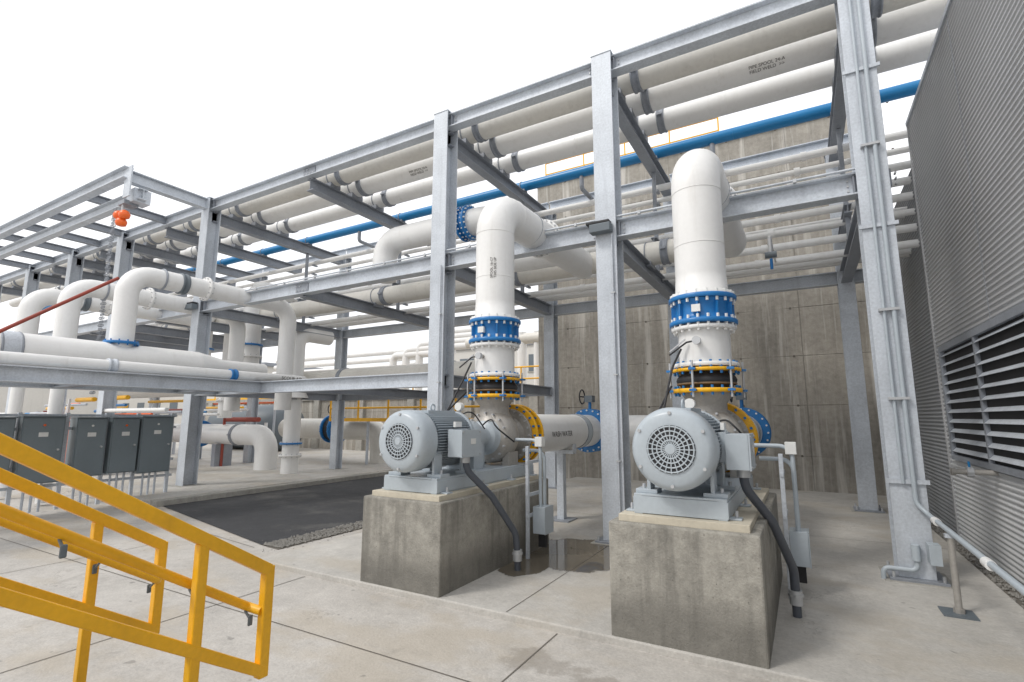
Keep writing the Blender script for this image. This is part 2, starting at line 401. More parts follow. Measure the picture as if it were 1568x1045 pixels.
for i in range(8):
    zz=2.92+.283*i; yy=10.55
    b=B('small_bore_pipe'); b.cyl((-30+i*.6,yy,zz),(2.2,yy,zz),.07 if i not in(2,6) else .055,M['white'],16)
    for x in cols[:5]+[-9.4]: b.box((x-.03,yy-.09,zz-.105),(x+.03,yy+.09,zz-.065),M['galvd'])
    for x in (-.6,-4.2,-8,-11.2): b.cyl((x+.13*i,yy,zz),(x+.13*i+.1,yy,zz),.084,M['white'],16)
    b.finish()
for i,(yy,zz,r) in enumerate([(8.0,2.98,.055),(11.2,2.98,.06),(11.4,2.97,.05),(11.1,3.72,.06),(11.35,3.71,.05)]):
    b=B('small_bore_pipe'); b.cyl((-30,yy,zz),(-6.2 if i==0 else 1.9,yy,zz),r,M['white'],14); b.finish()
b=B('drain_header_pipe'); b.cyl((-26,10.9,1.15),(-6.5,10.9,1.15),.33,M['cream'],32)
for x in(-8,-12,-16): coupling(b,(x,10.9,1.15),X_,.33)
b.finish()

# ------------------------------------------------------------------ pumps
def pump(cx,idx,x0,x1):
    yf=4.15
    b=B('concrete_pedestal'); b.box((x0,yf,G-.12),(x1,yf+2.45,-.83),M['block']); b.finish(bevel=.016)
    p=empty('horizontal_pump')
    b=B('base_frame')
    b.box((x0+.07,yf+.06,-.832),(x1-.07,yf+2.38,-.775),M['grout'])
    for s in(-1,1): b.channel((cx+s*.36,yf+.14,-.70),(cx+s*.36,yf+2.3,-.70),.15,.07,M['grey'],side=-s)
    b.box((cx-.36,yf+.14,-.632),(cx+.36,yf+2.3,-.615),M['grey'])
    b.box((cx-.36,yf+.14,-.77),(cx+.36,yf+.155,-.634),M['grey'])
    for s in(-1,1):
        for y in (.25,.95,1.6,2.2):
            b.box((cx+s*.40-.05,yf+y-.05,-.775),(cx+s*.40+.05,yf+y+.05,-.76),M['grey']); b.cyl((cx+s*.41,yf+y,-.76),(cx+s*.41,yf+y,-.71),.014,M['bolt'],6,sm=False)
    for s in(-1,1):
        for y in(.28,.78): 
            b.box((cx+s*.27-.09,yf+y-.08,-.615),(cx+s*.27+.09,yf+y+.08,-.585),M['grey'])
            b.box((cx+s*.25-.015,yf+y-.07,-.59),(cx+s*.25+.015,yf+y+.07,-.35),M['grey'])
            b.cyl((cx+s*.31,yf+y,-.585),(cx+s*.31,yf+y,-.55),.016,M['bolt'],6,sm=False)
    b.finish(p,bevel=.004)
    mz=-.24; R=.325
    b=B('electric_motor')
    b.lathe((cx,yf-.05,mz),Y_,[(.0,.19),(.004,.27),(.02,R-.03),(.05,R-.008),(.09,R),(.24,R),(.245,R-.02)],M['grey'],56)
    b.cyl((cx,yf-.052,mz),(cx,yf-.056,mz),.185,M['dark'],48)
    for rr in (.035,.07,.105,.14,.175): b.torus((cx,yf-.060,mz),Y_,rr,.0065,M['grey'],40,6)
    for i in range(24):
        t=2*math.pi*i/24; d=V((math.cos(t),0,math.sin(t))); c0=V((cx,yf-.060,mz))
        b.bar(c0+d*.03,c0+d*.185,.008,.010,M['grey'],up=Y_)
    b.cyl((cx,yf-.055,mz),(cx,yf-.070,mz),.034,M['grey'],24)
    for i in range(6):
        t=2*math.pi*(i+.5)/6;c0=V((cx+math.cos(t)*(R-.045),yf-.035,mz+math.sin(t)*(R-.045))); b.cyl(c0,c0-Y_*.02,.014,M['bolt'],8,sm=False)
    b.cyl((cx,yf+.18,mz),(cx,yf+.98,mz),R-.07,M['grey'],48)
    for i in range(64):
        t=2*math.pi*i/64; d=V((math.cos(t),0,math.sin(t)))
        if abs(d.z)<.97:
            c0=V((cx,0,mz))+d*(R-.05); b.obox(c0+Y_*(yf+.56),Y_*.31,d*.035,d.cross(Y_)*.0035,M['grey'])
    b.lathe((cx,yf+.86,mz),Y_,[(0,R-.03),(.0,R-.005),(.05,R-.005),(.11,R-.05),(.17,.16),(.2,.1)],M['grey'],48)
    b.box((cx-.1,yf+.3,mz+R-.06),(cx+.1,yf+.8,mz+R-.0),M['grey'])
    b.torus((cx,yf+.5,mz+R+.035),X_,.035,.011,M['grey'],20,8)
    b.box((cx+R-.06,yf+.42,mz-.12),(cx+R+.02,yf+.7,mz+.12),M['grey'])
    b.box((cx+R+.02,yf+.34,mz-.17),(cx+R+.19,yf+.70,mz+.11),M['grey'])
    b.box((cx+R+.192,yf+.335,mz-.175),(cx+R+.205,yf+.705,mz+.115),M['grey'])
    for sy in (.36,.68):
        for sz in (-.15,.09): b.cyl((cx+R+.205,yf+sy,mz+sz),(cx+R+.213,yf+sy,mz+sz),.01,M['bolt'],6,sm=False)
    b.box((cx+R+.206,yf+.5,mz-.04),(cx+R+.209,yf+.6,mz+.02),M['plate'])
    b.box((cx+R-.03,yf+.5,mz+.14),(cx+R-.0,yf+.62,mz+.2),M['plate'])
    b.finish(p,bevel=.003,seg=2)
    b=B('coupling_guard_and_bearing')
    b.cyl((cx,yf+1.0,mz),(cx,yf+1.16,mz),.06,M['bolt'],20)
    b.lathe((cx,yf+1.05,mz),Y_,[(0,.20),(.005,.21),(.22,.21),(.225,.20)],M['grey'],32)
    b.box((cx-.2,yf+1.055,-.615),(cx+.2,yf+1.27,mz),M['grey'])
    b.lathe((cx,yf+1.27,mz),Y_,[(0,.12),(.04,.17),(.10,.17),(.12,.12),(.26,.13),(.28,.20),(.33,.21),(.35,.24)],M['grey'],32)
    b.box((cx-.07,yf+1.35,-.615),(cx+.07,yf+1.5,mz-.1),M['grey'])
    b.finish(p,bevel=.003)
    py=6.0
    b=B('pump_casing')
    b.lathe((cx,py-.24,mz),Y_,[(0,.20),(.03,.29),(.07,.33),(.14,.355),(.26,.355),(.35,.32),(.42,.25),(.5,.22),(.56,.22)],M['cast'],48)
    for i in range(16):
        t=2*math.pi*i/16;c0=V((cx+math.cos(t)*.31,py-.21,mz+math.sin(t)*.31)); b.cyl(c0,c0-Y_*.04,.014,M['bolt'],6,sm=False)
    b.lathe((cx,py,mz),Z_,[(.2,.27),(.32,.20),(.40,.20),(.50,.27),(.515,.27)],M['cast'],40)
    b.box((cx-.3,py-.12,-.615),(cx-.2,py+.12,mz-.2),M['cast']); b.box((cx+.2,py-.12,-.615),(cx+.3,py+.12,mz-.2),M['cast'])
    b.finish(p)
    r=.275
    b=B('discharge_riser')
    b.flange((cx,py,.295),Z_,.365,.045,M['yellow'],20,.015,.03,M['blue'])
    b.lathe((cx,py,.32),Z_,[(0,.27),(.03,.28),(.06,.31),(.09,.32),(.12,.31),(.15,.28),(.18,.27)],M['dark'],40)
    b.torus((cx,py,.37),Z_,.305,.012,M['rust'],40,6)
    for i in range(6):
        t=2*math.pi*(i+.3)/6;c0=V((cx+math.cos(t)*.385,py+math.sin(t)*.385,.22)); b.cyl(c0,c0+Z_*.39,.012,M['bolt'],10)
        for zz in (.295,.52): b.obox(c0+Z_*(zz-.22),V((.035,0,0)),V((0,.035,0)),V((0,0,.012)),M['blue'])
    b.flange((cx,py,.52),Z_,.365,.035,M['yellow'],20,.015,.03,M['blue'])
    b.flange((cx,py,.575),Z_,.35,.045,M['white'],20,.015,.02,M['blue'])
    b.cyl((cx,py,.59),(cx,py,1.03),r,M['white'],48)
    b.flange((cx,py,.985),Z_,.345,.04,M['white'],20,.016,.025,M['white'])
    b.flange((cx,py,1.05),Z_,.365,.05,M['blue'],20,.016,.04,M['plate'])
    b.lathe((cx,py,1.075),Z_,[(0,.33),(.03,.30),(.06,.295),(.16,.295),(.19,.31),(.22,.335)],M['blue'],40)
    for i in range(10):
        t=2*math.pi*(i+.5)/10; d=V((math.cos(t),math.sin(t),0)); b.obox(V((cx,py,1.185))+d*.31,d*.03,Z_*.10,d.cross(Z_)*.008,M['blue'])
    b.box((cx-.06,py-.345,1.14),(cx+.03,py-.30,1.22),M['plate'])
    b.flange((cx,py,1.325),Z_,.365,.05,M['blue'],20,.016,.04,M['plate'])
    b.lathe((cx,py,1.352),Z_,[(0,.345),(.03,.345),(.035,r+.01),(.25,r)],M['white'],40)
    yr=9.45
    b.pipe([(cx,py,1.36),(cx,py,3.02),(cx,yr,3.08)],r,M['white'],bend=.40,n=48,seg=12)
    for zz in (1.95,2.60): b.torus((cx,py,zz),Z_,r+.001,.004,M['white'],48,6)
    b.torus((cx,py+.42,3.03),Y_,r+.001,.004,M['white'],48,6)
    b.torus((cx,7.0,3.045),Y_,r+.002,.006,M['galvd'],48,6); b.flange((cx,7.55,3.05),Y_,.34,.05,M['white'],20,.015,.035,M['bolt'])
    b.cyl((cx-.02,py-.27,.82),(cx-.02,py-.36,.82),.028,M['cast'],12); b.cyl((cx-.02,py-.345,.82),(cx-.02,py-.40,.82),.045,M['bolt'],16)
    b.pipe([(cx-.02,py-.37,.82),(cx-.12,py-.40,.80),(cx-.3,py-.42,.67)],.010,M['dark'],n=8)
    b.bar((cx-.15,py-.3,.85),(cx-.32,py-.3,.72),.03,.012,M['bolt'])
    b.finish(p)
    b=B('power_conduit')
    ex=cx+.74
    b.pipe([(cx+.45,yf+.52,mz-.16),(cx+.45,yf+.54,mz-.32),(cx+.62,yf+.80,-.86),(ex,yf+1.12,-1.3),(ex,yf+1.16,G+.16)],.037,M['flex'],bend=.22,n=16,seg=8)
    b.cyl((cx+.45,yf+.52,mz-.15),(cx+.45,yf+.52,mz-.24),.052,M['bolt'],16)
    b.cyl((ex,yf+1.16,G+.22),(ex,yf+1.16,G+.10),.052,M['bolt'],16); b.cyl((ex,yf+1.16,G+.13),(ex,yf+1.16,G+.0),.036,M['flex'],16)
    b.cyl((ex,yf+1.16,G+.19),(ex,yf+1.16,G+.17),.062,M['bolt'],8,sm=False)
    b.finish(p)
    b=B('instrument_conduits')
    gx=x1+.14; gy=yf+1.85
    b.box((gx-.02,gy-.12,-1.42),(gx+.14,gy+.12,-1.1),M['grey'])
    b.box((gx-.005,gy+.0,-1.6),(gx+.1,gy+.05,-1.42),M['dark'])
    b.box((gx+.142,gy-.125,-1.425),(gx+.15,gy+.125,-1.095),M['grey'])
    b.pipe([(gx+.06,gy-.06,-1.1),(gx+.06,gy-.06,-.28),(gx-.3,gy-.06,-.28)],.022,M['grey'],bend=.12,n=12)
    b.pipe([(gx+.06,gy+.06,-1.1),(gx+.06,gy+.06,-.42),(gx-.25,gy+.06,-.42)],.022,M['grey'],bend=.12,n=12)
    b.bar((gx-.04,gy-.22,G),(gx-.04,gy-.22,-.35),.04,.04,M['galv'],up=Y_)
    for zz in (-.55,-.95,-1.2): b.bar((gx-.04,gy-.25,zz),(gx-.04,gy+.16,zz),.03,.04,M['galv'])
    b.box((gx+.0,gy-.1,-.36),(gx+.1,gy+.0,-.24),M['plate'])
    b.pipe([(cx-.2,yf+.75,mz+.3),(cx-.34,yf+1.2,.05),(cx-.30,py-.3,.55),(cx-.2,py-.28,.75)],.012,M['dark'],bend=.2,n=8)
    b.pipe([(cx-.25,yf+.9,mz+.1),(cx-.42,yf+1.2,-.0),(cx-.34,py-.2,.35)],.012,M['dark'],bend=.15,n=8)
    b.pipe([(cx+.1,yf+1.4,mz+.15),(cx+.2,yf+1.45,.02),(cx+.34,yf+1.3,-.1),(cx+.45,yf+1.6,-.3)],.010,M['dark'],bend=.1,n=8)
    b.pipe([(cx-.15,yf+1.1,mz+.2),(cx-.05,yf+1.35,.12),(cx+.1,yf+1.45,mz+.1)],.009,M['dark'],bend=.12,n=8)
    b.cyl((cx-.05,yf+1.1,mz+.2),(cx-.05,yf+1.1,mz+.36),.02,M['bolt'],10); b.cyl((cx-.05,yf+1.06,mz+.38),(cx-.05,yf+1.13,mz+.38),.05,M['plate'],20)
    b.finish(p,bevel=.002,seg=1)
    b=B('suction_pipe')
    b.lathe((cx,py+.28,mz),Y_,[(0,.22),(.08,.25),(.11,.27)],M['cast'],36)
    b.flange((cx,py+.40,mz),Y_,.37,.045,M['cast'],20,.015,.03)
    b.flange((cx,py+.455,mz),Y_,.44,.055,M['yellow'],20,.016,.035,M['blue'])
    b.cyl((cx,py+.47,mz),(cx,py+.60,mz),.31,M['dark'],36)
    b.flange((cx,py+.62,mz),Y_,.44,.055,M['yellow'],20,.016,.035,M['blue'])
    b.cyl((cx,py+.64,mz),(cx,9.5,mz),.30,M['white'],48)
    b.lathe((cx,py+.66,mz),Y_,[(0,.38),(.03,.38),(.04,.31),(.1,.3)],M['white'],40)
    b.flange((cx,9.5,mz),Y_,.42,.06,M['blue'],20,.016,.035,M['plate'])
    b.cyl((cx,9.53,mz),(cx,9.72,mz),.34,M['blue'],36)
    b.flange((cx,9.75,mz),Y_,.42,.06,M['blue'],20,.016,.035,M['plate'])
    b.pipe([(cx,9.76,mz),(cx,10.6,mz),(cx+(1.38 if idx==0 else -1.38),10.6,mz)],.30,M['white'],n=36,seg=9)
    b.cyl((cx,9.62,mz+.3),(cx,9.62,mz+.62),.03,M['blue'],12); b.box((cx-.08,9.54,mz+.55),(cx+.08,9.7,mz+.68),M['greyd'])
    b.torus((cx-.16,9.62,mz+.66),X_,.14,.013,M['dark'],28,6); b.bar((cx-.16,9.48,mz+.66),(cx-.16,9.76,mz+.66),.02,.02,M['dark']); b.cyl((cx-.16,9.62,mz+.66),(cx-.05,9.62,mz+.66),.014,M['dark'],10)
    b.torus((cx,8.75,mz),Y_,.302,.012,M['galvd'],40,6); b.torus((cx,8.95,mz),Y_,.302,.012,M['galvd'],40,6); b.cyl((cx,8.75,mz),(cx,8.95,mz),.306,M['grey'],40)
    for y in (8.2,):
        b.box((cx-.2,y-.2,G),(cx+.2,y+.2,G+.02),M['galvd']); b.box((cx-.06,y-.06,G+.02),(cx+.06,y+.06,mz-.36),M['galv']); b.box((cx-.25,y-.07,mz-.36),(cx+.25,y+.07,mz-.30),M['galv'])
        for s in(-1,1): b.box((cx+s*.25-.01,y-.06,mz-.33),(cx+s*.25+.01,y+.06,mz-.2),M['galv'])
    b.finish(p)
pump(-3.685,0,-4.21,-3.16)
pump(-.915,1,-1.455,-.33)
b=B('discharge_header')
b.pipe([(-8.1,8.35,3.1),(-8.1,8.35,4.02),(-5.03,8.35,4.02),(-5.03,8.35,3.08),(-3.7,8.35,3.08)],.275,M['white'],bend=.42,n=36,seg=6)
b.flange((-8.1,8.35,3.3),Z_,.36,.05,M['blue'],20,.015,.035,M['plate'])
for x in (-5.9,): 
    b.flange((x,8.35,4.02),X_,.37,.05,M['blue'],20,.015,.035,M['plate']); b.cyl((x+.02,8.35,4.02),(x+.16,8.35,4.02),.30,M['blue'],32); b.flange((x+.18,8.35,4.02),X_,.37,.05,M['blue'],20,.015,.035,M['plate'])
b.cyl((-6.2,8.3,4.28),(-6.2,8.3,4.5),.05,M['cast'],12); b.cyl((-6.2,8.3,4.5),(-6.2,8.3,4.62),.03,M['cast'],10); b.cyl((-6.2,8.22,4.55),(-6.2,8.38,4.55),.045,M['greyd'],12)
b.finish()

# ------------------------------------------------------------------ walls
b=B('concrete_retaining_wall')
b.box((-7.1,14.2,G-.2),(1.84,14.7,7.55),M['wall'])
b.box((-7.16,14.12,7.55),(1.84,14.78,7.75),M['wall'])
random.seed(3)
for i in range(4):
    for j in range(8):
        x=-6.3+2.4*i+.2; zz=-.9+1.2*j
        for dx in(0,1.2): b.cyl((x+dx,14.19,zz),(x+dx,14.197,zz),.028,M['gap'],12)
b.finish()
b=B('wall_top_guardrail')
for zz in (8.15,8.55): b.cyl((-7,14.65,zz),(-1.5,14.65,zz),.02,M['yellow'],10)
for i in range(5): b.cyl((-7+1.37*i,14.65,7.75),(-7+1.37*i,14.65,8.57),.022,M['yellow'],10)
b.finish()

def corr(b,x,y0,y1,z0,z1,mat,pitch=.064,amp=.009):
    n=int((z1-z0)/pitch*6); pts=[]
    for i in range(n+1):
        zz=z0+(z1-z0)*i/n; ph=((zz/pitch)%1.0)
        a=min(1,max(-1,1.9*math.sin(2*math.pi*ph)))*amp
        pts.append((x-a,zz))
    vs=[(px,y0,zz) for px,zz in pts]+[(px,y1,zz) for px,zz in pts]; m=len(pts)
    b.add(vs,[(i,i+1,m+i+1,m+i) for i in range(m-1)],mat)
bl=empty('corrugated_metal_building')
b=B('cladding')
XW=1.88; LY0,LY1,LZ0,LZ1=3.0,9.72,-.56,1.02; WT=4.84
corr(b,XW,-6,10.12,LZ1,WT,M['clad']); corr(b,XW,LY1,10.12,LZ0,LZ1,M['clad']); corr(b,XW,-6,LY0,LZ0,LZ1,M['clad'])
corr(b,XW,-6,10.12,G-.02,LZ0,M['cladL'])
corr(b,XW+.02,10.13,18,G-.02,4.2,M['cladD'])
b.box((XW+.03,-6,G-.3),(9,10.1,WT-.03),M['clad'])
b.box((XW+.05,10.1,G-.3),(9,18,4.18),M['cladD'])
b.box((XW-.03,-6,WT),(XW+.2,10.14,WT+.06),M['galv'])
b.box((XW-.02,10.1,G),(XW+.03,10.16,WT),M['clad'])
for y in (7.4,4.9): b.box((XW-.0125,y-.006,LZ1+.05),(XW-.009,y+.006,WT),M['galvd'])
b.finish(bl)
b=B('louver')
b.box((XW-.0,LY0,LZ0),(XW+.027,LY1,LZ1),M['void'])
fr=M['clad']
b.box((XW-.05,LY0,LZ1-.05),(XW+.02,LY1+.0,LZ1+.03),M['galvd']); b.box((XW-.05,LY0,LZ0-.03),(XW+.02,LY1,LZ0+.04),M['galvd']); b.box((XW-.052,LY1-.06,LZ0-.032),(XW+.02,LY1+.03,LZ1+.032),M['galvd'])
for y in (8.0,6.3,4.6): b.box((XW-.045,y-.03,LZ0+.04),(XW+.01,y+.03,LZ1-.05),M['galvd'])
for i in range(11):
    zz=LZ0+.12+i*.136
    b.obox((XW-.015,(LY0+LY1)/2,zz),Y_*((LY1-LY0)/2-.05),V((.032,0,.032)),V((-.002,0,.002)),M['galv'])
b.finish(bl)

# ------------------------------------------------------------------ conduits & drain on right column
b=B('column_conduit')
x,y=.92,YF-.17
b.pipe([(x+.05,y-.04,5.9),(x+.05,y-.04,-.9),(x+.14,y-.1,-1.0),(x+.14,3.2,-1.02)],.024,M['grey'],n=12,bend=.12)
b.pipe([(x-.04,y-.035,5.9),(x-.04,y-.035,-.7)],.017,M['grey'],n=12)
for zz in (4.2,2.2,-.7): b.box((x-.19,y-.03,zz),(x+.19,y-.005,zz+.045),M['galv'])
for zz in (3.2,1.2,.2): b.box((x-.09,y-.07,zz),(x+.1,y-.003,zz+.03),M['bolt'])
b.pipe([(x+.0,y-.05,G+.3),(x-.0,y-.05,G+.12),(x-.3,y-.05,G+.12),(x-.3,y-.05,G)],.024,M['grey'],n=12,bend=.06)
b.cyl((x+.0,y-.05,G+.22),(x+.0,y-.05,G+.38),.04,M['grey'],14)
b.box((x+.09,y-.2,G+.22),(x+.19,y-.05,G+.42),M['grey'])
b.cyl((x+.14,4.9,-1.02),(x+.14,5.02,-1.02),.036,M['white'],14); b.cyl((x+.14,6.55,-1.01),(x+.14,6.68,-1.01),.036,M['white'],14)
b.finish()
b=B('pipe_support_stand')
b.box((.93,5.95,G-.01),(1.17,6.2,G+.012),M['greyd']); b.cyl((1.06,6.08,G),(1.06,6.08,-1.05),.027,M['cast'],12); b.cyl((1.06,6.08,G+.01),(1.06,6.08,G+.05),.042,M['cast'],8,sm=False)
b.box((1.02,6.05,-1.06),(1.1,6.11,-1.03),M['galv']); b.finish()
b=B('wall_hose_bib'); b.cyl((1.5,7.9,-.62),(1.88,7.9,-.62),.03,M['cast'],12); b.cyl((1.6,7.9,-.62),(1.66,7.9,-.62),.06,M['bolt'],8,sm=False); b.cyl((1.5,7.9,-.62),(1.46,7.9,-.62),.045,M['cast'],12); b.cyl((1.63,7.9,-.62),(1.63,7.9,-.5),.012,M['blueP'],8); b.finish()
for x in (-2.38,-13.25):
    b=B('area_light_fixture'); b.box((x-.26,YF-.32,2.86),(x+.1,YF-.18,2.9),M['dark']); b.box((x-.2,YF-.34,2.72),(x+.12,YF-.19,2.85),M['greyd']); b.finish(bevel=.01)
b=B('level_switch_valve'); b.cyl((-.25,8.3,2.4),(-.25,8.3,2.7),.03,M['bolt'],10); b.cyl((-.33,8.3,2.42),(-.17,8.3,2.42),.05,M['greyd'],14); b.cyl((-.25,8.3,2.36),(-.25,8.3,2.2),.022,M['blue'],12)
b.cyl((-.25,8.3,2.7),(-.25,10.55,2.92),.02,M['white'],8); b.finish()
b=B('rack_conduit')
for x in (-2.38,-5.54):
    b.cyl((x+.1,YF-.20,G),(x+.1,YF-.20,2.7),.014,M['galv'],10)
    for zz in (-.6,.6,1.8): b.box((x+.07,YF-.215,zz),(x+.13,YF-.168,zz+.02),M['bolt'])
b.cyl((-13.1,YF-.12,2.99),(.8,YF-.12,2.99),.016,M['galv'],10)
b.cyl((-33,YF-.05,5.715),(.8,YF-.05,5.715),.012,M['galv'],8)
for i in range(14): b.box((-12.9+i,YF-.14,2.96),(-12.86+i,YF-.1,3.01),M['bolt'])
b.finish()

# ------------------------------------------------------------------ yellow stair rails
def stair_rail(x,inner):
    b=B('yellow_handrail'); Yl=M['yellow']
    sl=.626; ye=1.74
    def zt(y): return -.753+(ye-y)*sl
    def zb(y): return -1.225+(ye-y)*sl
    y0=-.9
    b.bar((x,y0,zt(y0)),(x,ye+.0,zt(ye)),.05,.055,Yl)
    b.bar((x,y0,zb(y0)),(x,ye-.0,zb(ye)),.05,.05,Yl)
    b.bar((x,ye+.0,zt(ye)+.02),(x,ye+.0,zb(ye)-.025),.048,.05,Yl,up=Y_)
    for y in (1.40,.45,-.5):
        b.bar((x,y,zt(y)-.02),(x,y,zb(y)-.45),.046,.046,Yl,up=Y_)
        b.box((x-.07,y-.07,zb(y)-.47),(x+.07,y+.07,zb(y)-.455),M['greyd'])
    xi=x+inner*.075
    def zh(y): return -.955+(ye-y)*sl
    b.pipe([(xi,y0,zh(y0)),(xi,1.70,zh(1.70)),(x,1.72,zh(1.72))],.021,Yl,n=14,bend=.03)
    for y in (1.68,1.40,.9,.5):
        b.bar((x+inner*.028,y,zh(y)-.055),(xi,y,zh(y)-.02),.012,.012,M['greyd']); b.box((x+inner*.026-.006,y-.012,zh(y)-.085),(x+inner*.026+.006,y+.012,zh(y)-.035),M['greyd'])
    ob=b.finish(bevel=.006)
stair_rail(-2.40,-1); stair_rail(-3.40,1)
b=B('concrete_stairs')
for i in range(5):
    b.box((-3.5,-1.2,G-.1+.17*i+(.001 if i else 0)),(-2.3,1.52-.272*i,G+.17*(i+1)),M['kerb'])
b.finish(bevel=.008)

# ------------------------------------------------------------------ left piping
b=B('scour_air_pipe'); b.pipe([(-10.75,-4,.93),(-10.75,8.5,.93),(-12.9,8.5,.93)],.1,M['white'],n=24)
for y in (2.2,4.35,6.6): coupling(b,(-10.75,y,.93),Y_,.1,M['blue'] if y!=4.35 else M['galv'])
b.finish()
b=B('scour_header_pipe'); b.cyl((-11.45,-4,1.14),(-11.45,6.2,1.14),.29,M['white'],36); b.lathe((-11.45,6.2,1.14),Y_,[(0,.29),(.6,.17),(1.6,.17)],M['white'],30)
b.torus((-11.45,3.0,1.14),Y_,.29,.02,M['galvd'],30,6); b.torus((-11.45,3.25,1.14),Y_,.29,.02,M['galvd'],30,6); b.cyl((-11.45,3.0,1.14),(-11.45,3.25,1.14),.30,M['galv'],30)
b.finish()
for i,(x,y) in enumerate([(-11.45,4.75),(-13.6,4.6),(-15.4,4.5)]):
    b=B('air_blower_riser')
    b.flange((x,y,1.44),Z_,.29,.05,M['blue'],12,.014,.03,M['blue']); b.cyl((x,y,1.0),(x,y,1.43),.2,M['white'],28)
    b.pipe([(x,y,1.46),(x,y,2.86),(x,8.4,2.86),(x,8.4,.2)],.2,M['white'],n=28,bend=.42,seg=9)
    b.torus((x,y+.6,2.86),Y_,.215,.02,M['galvd'],24,6); coupling(b,(x,y+1.0,2.86),Y_,.2,M['greyd'])
    b.flange((x,y+1.5,2.86),Y_,.27,.05,M['white'],12)
    b.cyl((x,y,1.3),(x,y,G),.12,M['white'],16) if i else None
    b.finish()
b=B('red_drain_pipe'); b.pipe([(-11.0,4.4,2.6),(-11.0,2.4,.95)],.03,M['red'],n=12); b.finish()
b=B('vertical_process_pipe')
for (x,y,r,z0,z1) in [(-14.2,9.2,.26,1.2,3.9),(-13.4,10.2,.24,G,2.6),(-16.3,9.0,.22,1.2,3.4),(-17.2,10.4,.22,0,3.6)]:
    b.pipe([(x,y,z0),(x,y,z1),(x,y+1.2,z1)],r,M['white'],n=28,bend=.4); b.flange((x,y,z0+.6),Z_,r+.08,.05,M['white'],12); b.flange((x,y,z0+.95),Z_,r+.08,.05,M['blue'],12)
b.lathe((-13.4,10.2,.6),Z_,[(0,.42),(.35,.24)],M['white'],28)
b.finish()
b=B('wash_water_pipe')
b.pipe([(-25,10.6,-.55),(-15.1,10.6,-.55),(-15.1,10.6,G-.1)],.34,M['white'],n=32,bend=.55,seg=9)
for x in (-19.2,-18.85): b.flange((x,10.6,-.55),X_,.46,.07,M['blue'],16,.02,.04,M['blue'])
b.cyl((-19.2,10.6,-.55),(-18.85,10.6,-.55),.4,M['dark'],28); coupling(b,(-16.6,10.6,-.55),X_,.34)
b.box((-17.6,10.3,G),(-17.4,10.9,-.88),M['galvd']); b.finish()
b=B('wash_water_pipe')
b.pipe([(-19,14.2,-.42),(-13.6,14.2,-.42),(-13.6,14.2,G-.1)],.40,M['cream'],n=32,bend=.6,seg=9)
for x in (-16.3,-15.9): b.flange((x,14.2,-.42),X_,.54,.08,M['blue'],16,.02,.04,M['blue'])
b.cyl((-16.3,14.2,-.42),(-15.9,14.2,-.42),.46,M['dark'],28); b.cyl((-16.1,14.2,0),(-16.1,14.2,.35),.04,M['dark'],8); b.torus((-16.1,14.0,.35),Y_,.2,.02,M['dark'],20,6); b.finish()
b=B('warning_beacon'); b.box((-13.6,5.25,4.92),(-13.3,5.55,5.02),M['galvd']); b.cyl((-13.45,5.3,4.92),(-13.45,5.3,4.72),.03,M['bolt'],10)
for dx,dz in ((-.15,4.70),(.12,4.66),(0,4.5)): b.lathe((-13.45+dx,5.3,dz),Z_,[(-.10,.05),(-.08,.1),(0,.12),(.07,.09),(.1,.04)],M['orange'],18)
b.finish()
b=B('hoist_chain')
for dx in (0,.06,.12):
    for i in range(52): b.torus((-13.9+dx,5.3,4.9-.085*i),X_ if i%2 else Y_,.03,.008,M['galvd'],8,4)
b.finish()
for i,(y,w,h0,h1) in enumerate([(3.35,.5,-1.05,.0),(4.0,.62,-1.18,.02),(4.74,.5,-1.12,.0),(5.32,.5,-1.1,.0),(5.92,.62,-1.15,.02)]):
    b=B('electrical_cabinet'); x=-12.2
    b.box((x-.32,y-w/2,h0),(x,y+w/2,h1),M['cab']); b.box((x,y-w/2+.02,h0+.02),(x+.022,y+w/2-.02,h1-.02),M['cab'])
    b.box((x+.022,y-.07,h1-.36),(x+.027,y+.07,h1-.28),M['plate']); b.cyl((x+.02,y+w/2-.08,(h0+h1)/2),(x+.06,y+w/2-.08,(h0+h1)/2),.02,M['bolt'],10)
    b.cyl((x+.02,y,h1-.15),(x+.04,y,h1-.15),.02,M['orange'] if i%2 else M['plate'],10)
    b.box((x-.33,y-w/2-.01,h1),(x+.04,y+w/2+.01,h1+.02),M['cab'])
    for k in (-.12,0,.12): b.cyl((x-.15,y+k,h0),(x-.15,y+k,G),.022,M['galv'],8)
    b.finish(bevel=.006)
b=B('cabinet_strut_frame')
for y in (3.0,3.7,4.4,5.05,5.62,6.3): b.bar((-12.4,y,G),(-12.4,y,.1),.06,.06,M['galv'],up=Y_)
for zz in (-1.25,-.9,-.2,.05): b.bar((-12.42,2.9,zz),(-12.42,6.4,zz),.05,.05,M['galv'])
b.finish()
b=B('concrete_basin'); b.box((-34,19,G-.2),(-7.4,26,.95),M['wall']); b.box((-34.1,18.9,.95),(-7.3,26,1.1),M['kerb'])
for i in range(8): b.box((-33+3.3*i,18.85,G),(-32.6+3.3*i,19.0,.95),M['kerb'])
b.finish()
b=B('yellow_platform_guardrail')
for zz in (1.65,2.15): b.cyl((-34,18.95,zz),(-7.3,18.95,zz),.035,M['yellow'],8)
b.box((-34,18.93,1.1),(-7.3,18.97,1.22),M['yellow'])
for i in range(19): b.cyl((-34+1.48*i,18.95,1.1),(-34+1.48*i,18.95,2.17),.035,M['yellow'],8)
for zz in (.35,.8): b.cyl((-15,13.0,zz),(-8,13.0,zz),.035,M['yellow'],8)
b.box((-15,12.98,-.12),(-8,13.02,.0),M['yellow']); b.box((-15,13.02,-.1),(-8,13.9,-.04),M['galvd'])
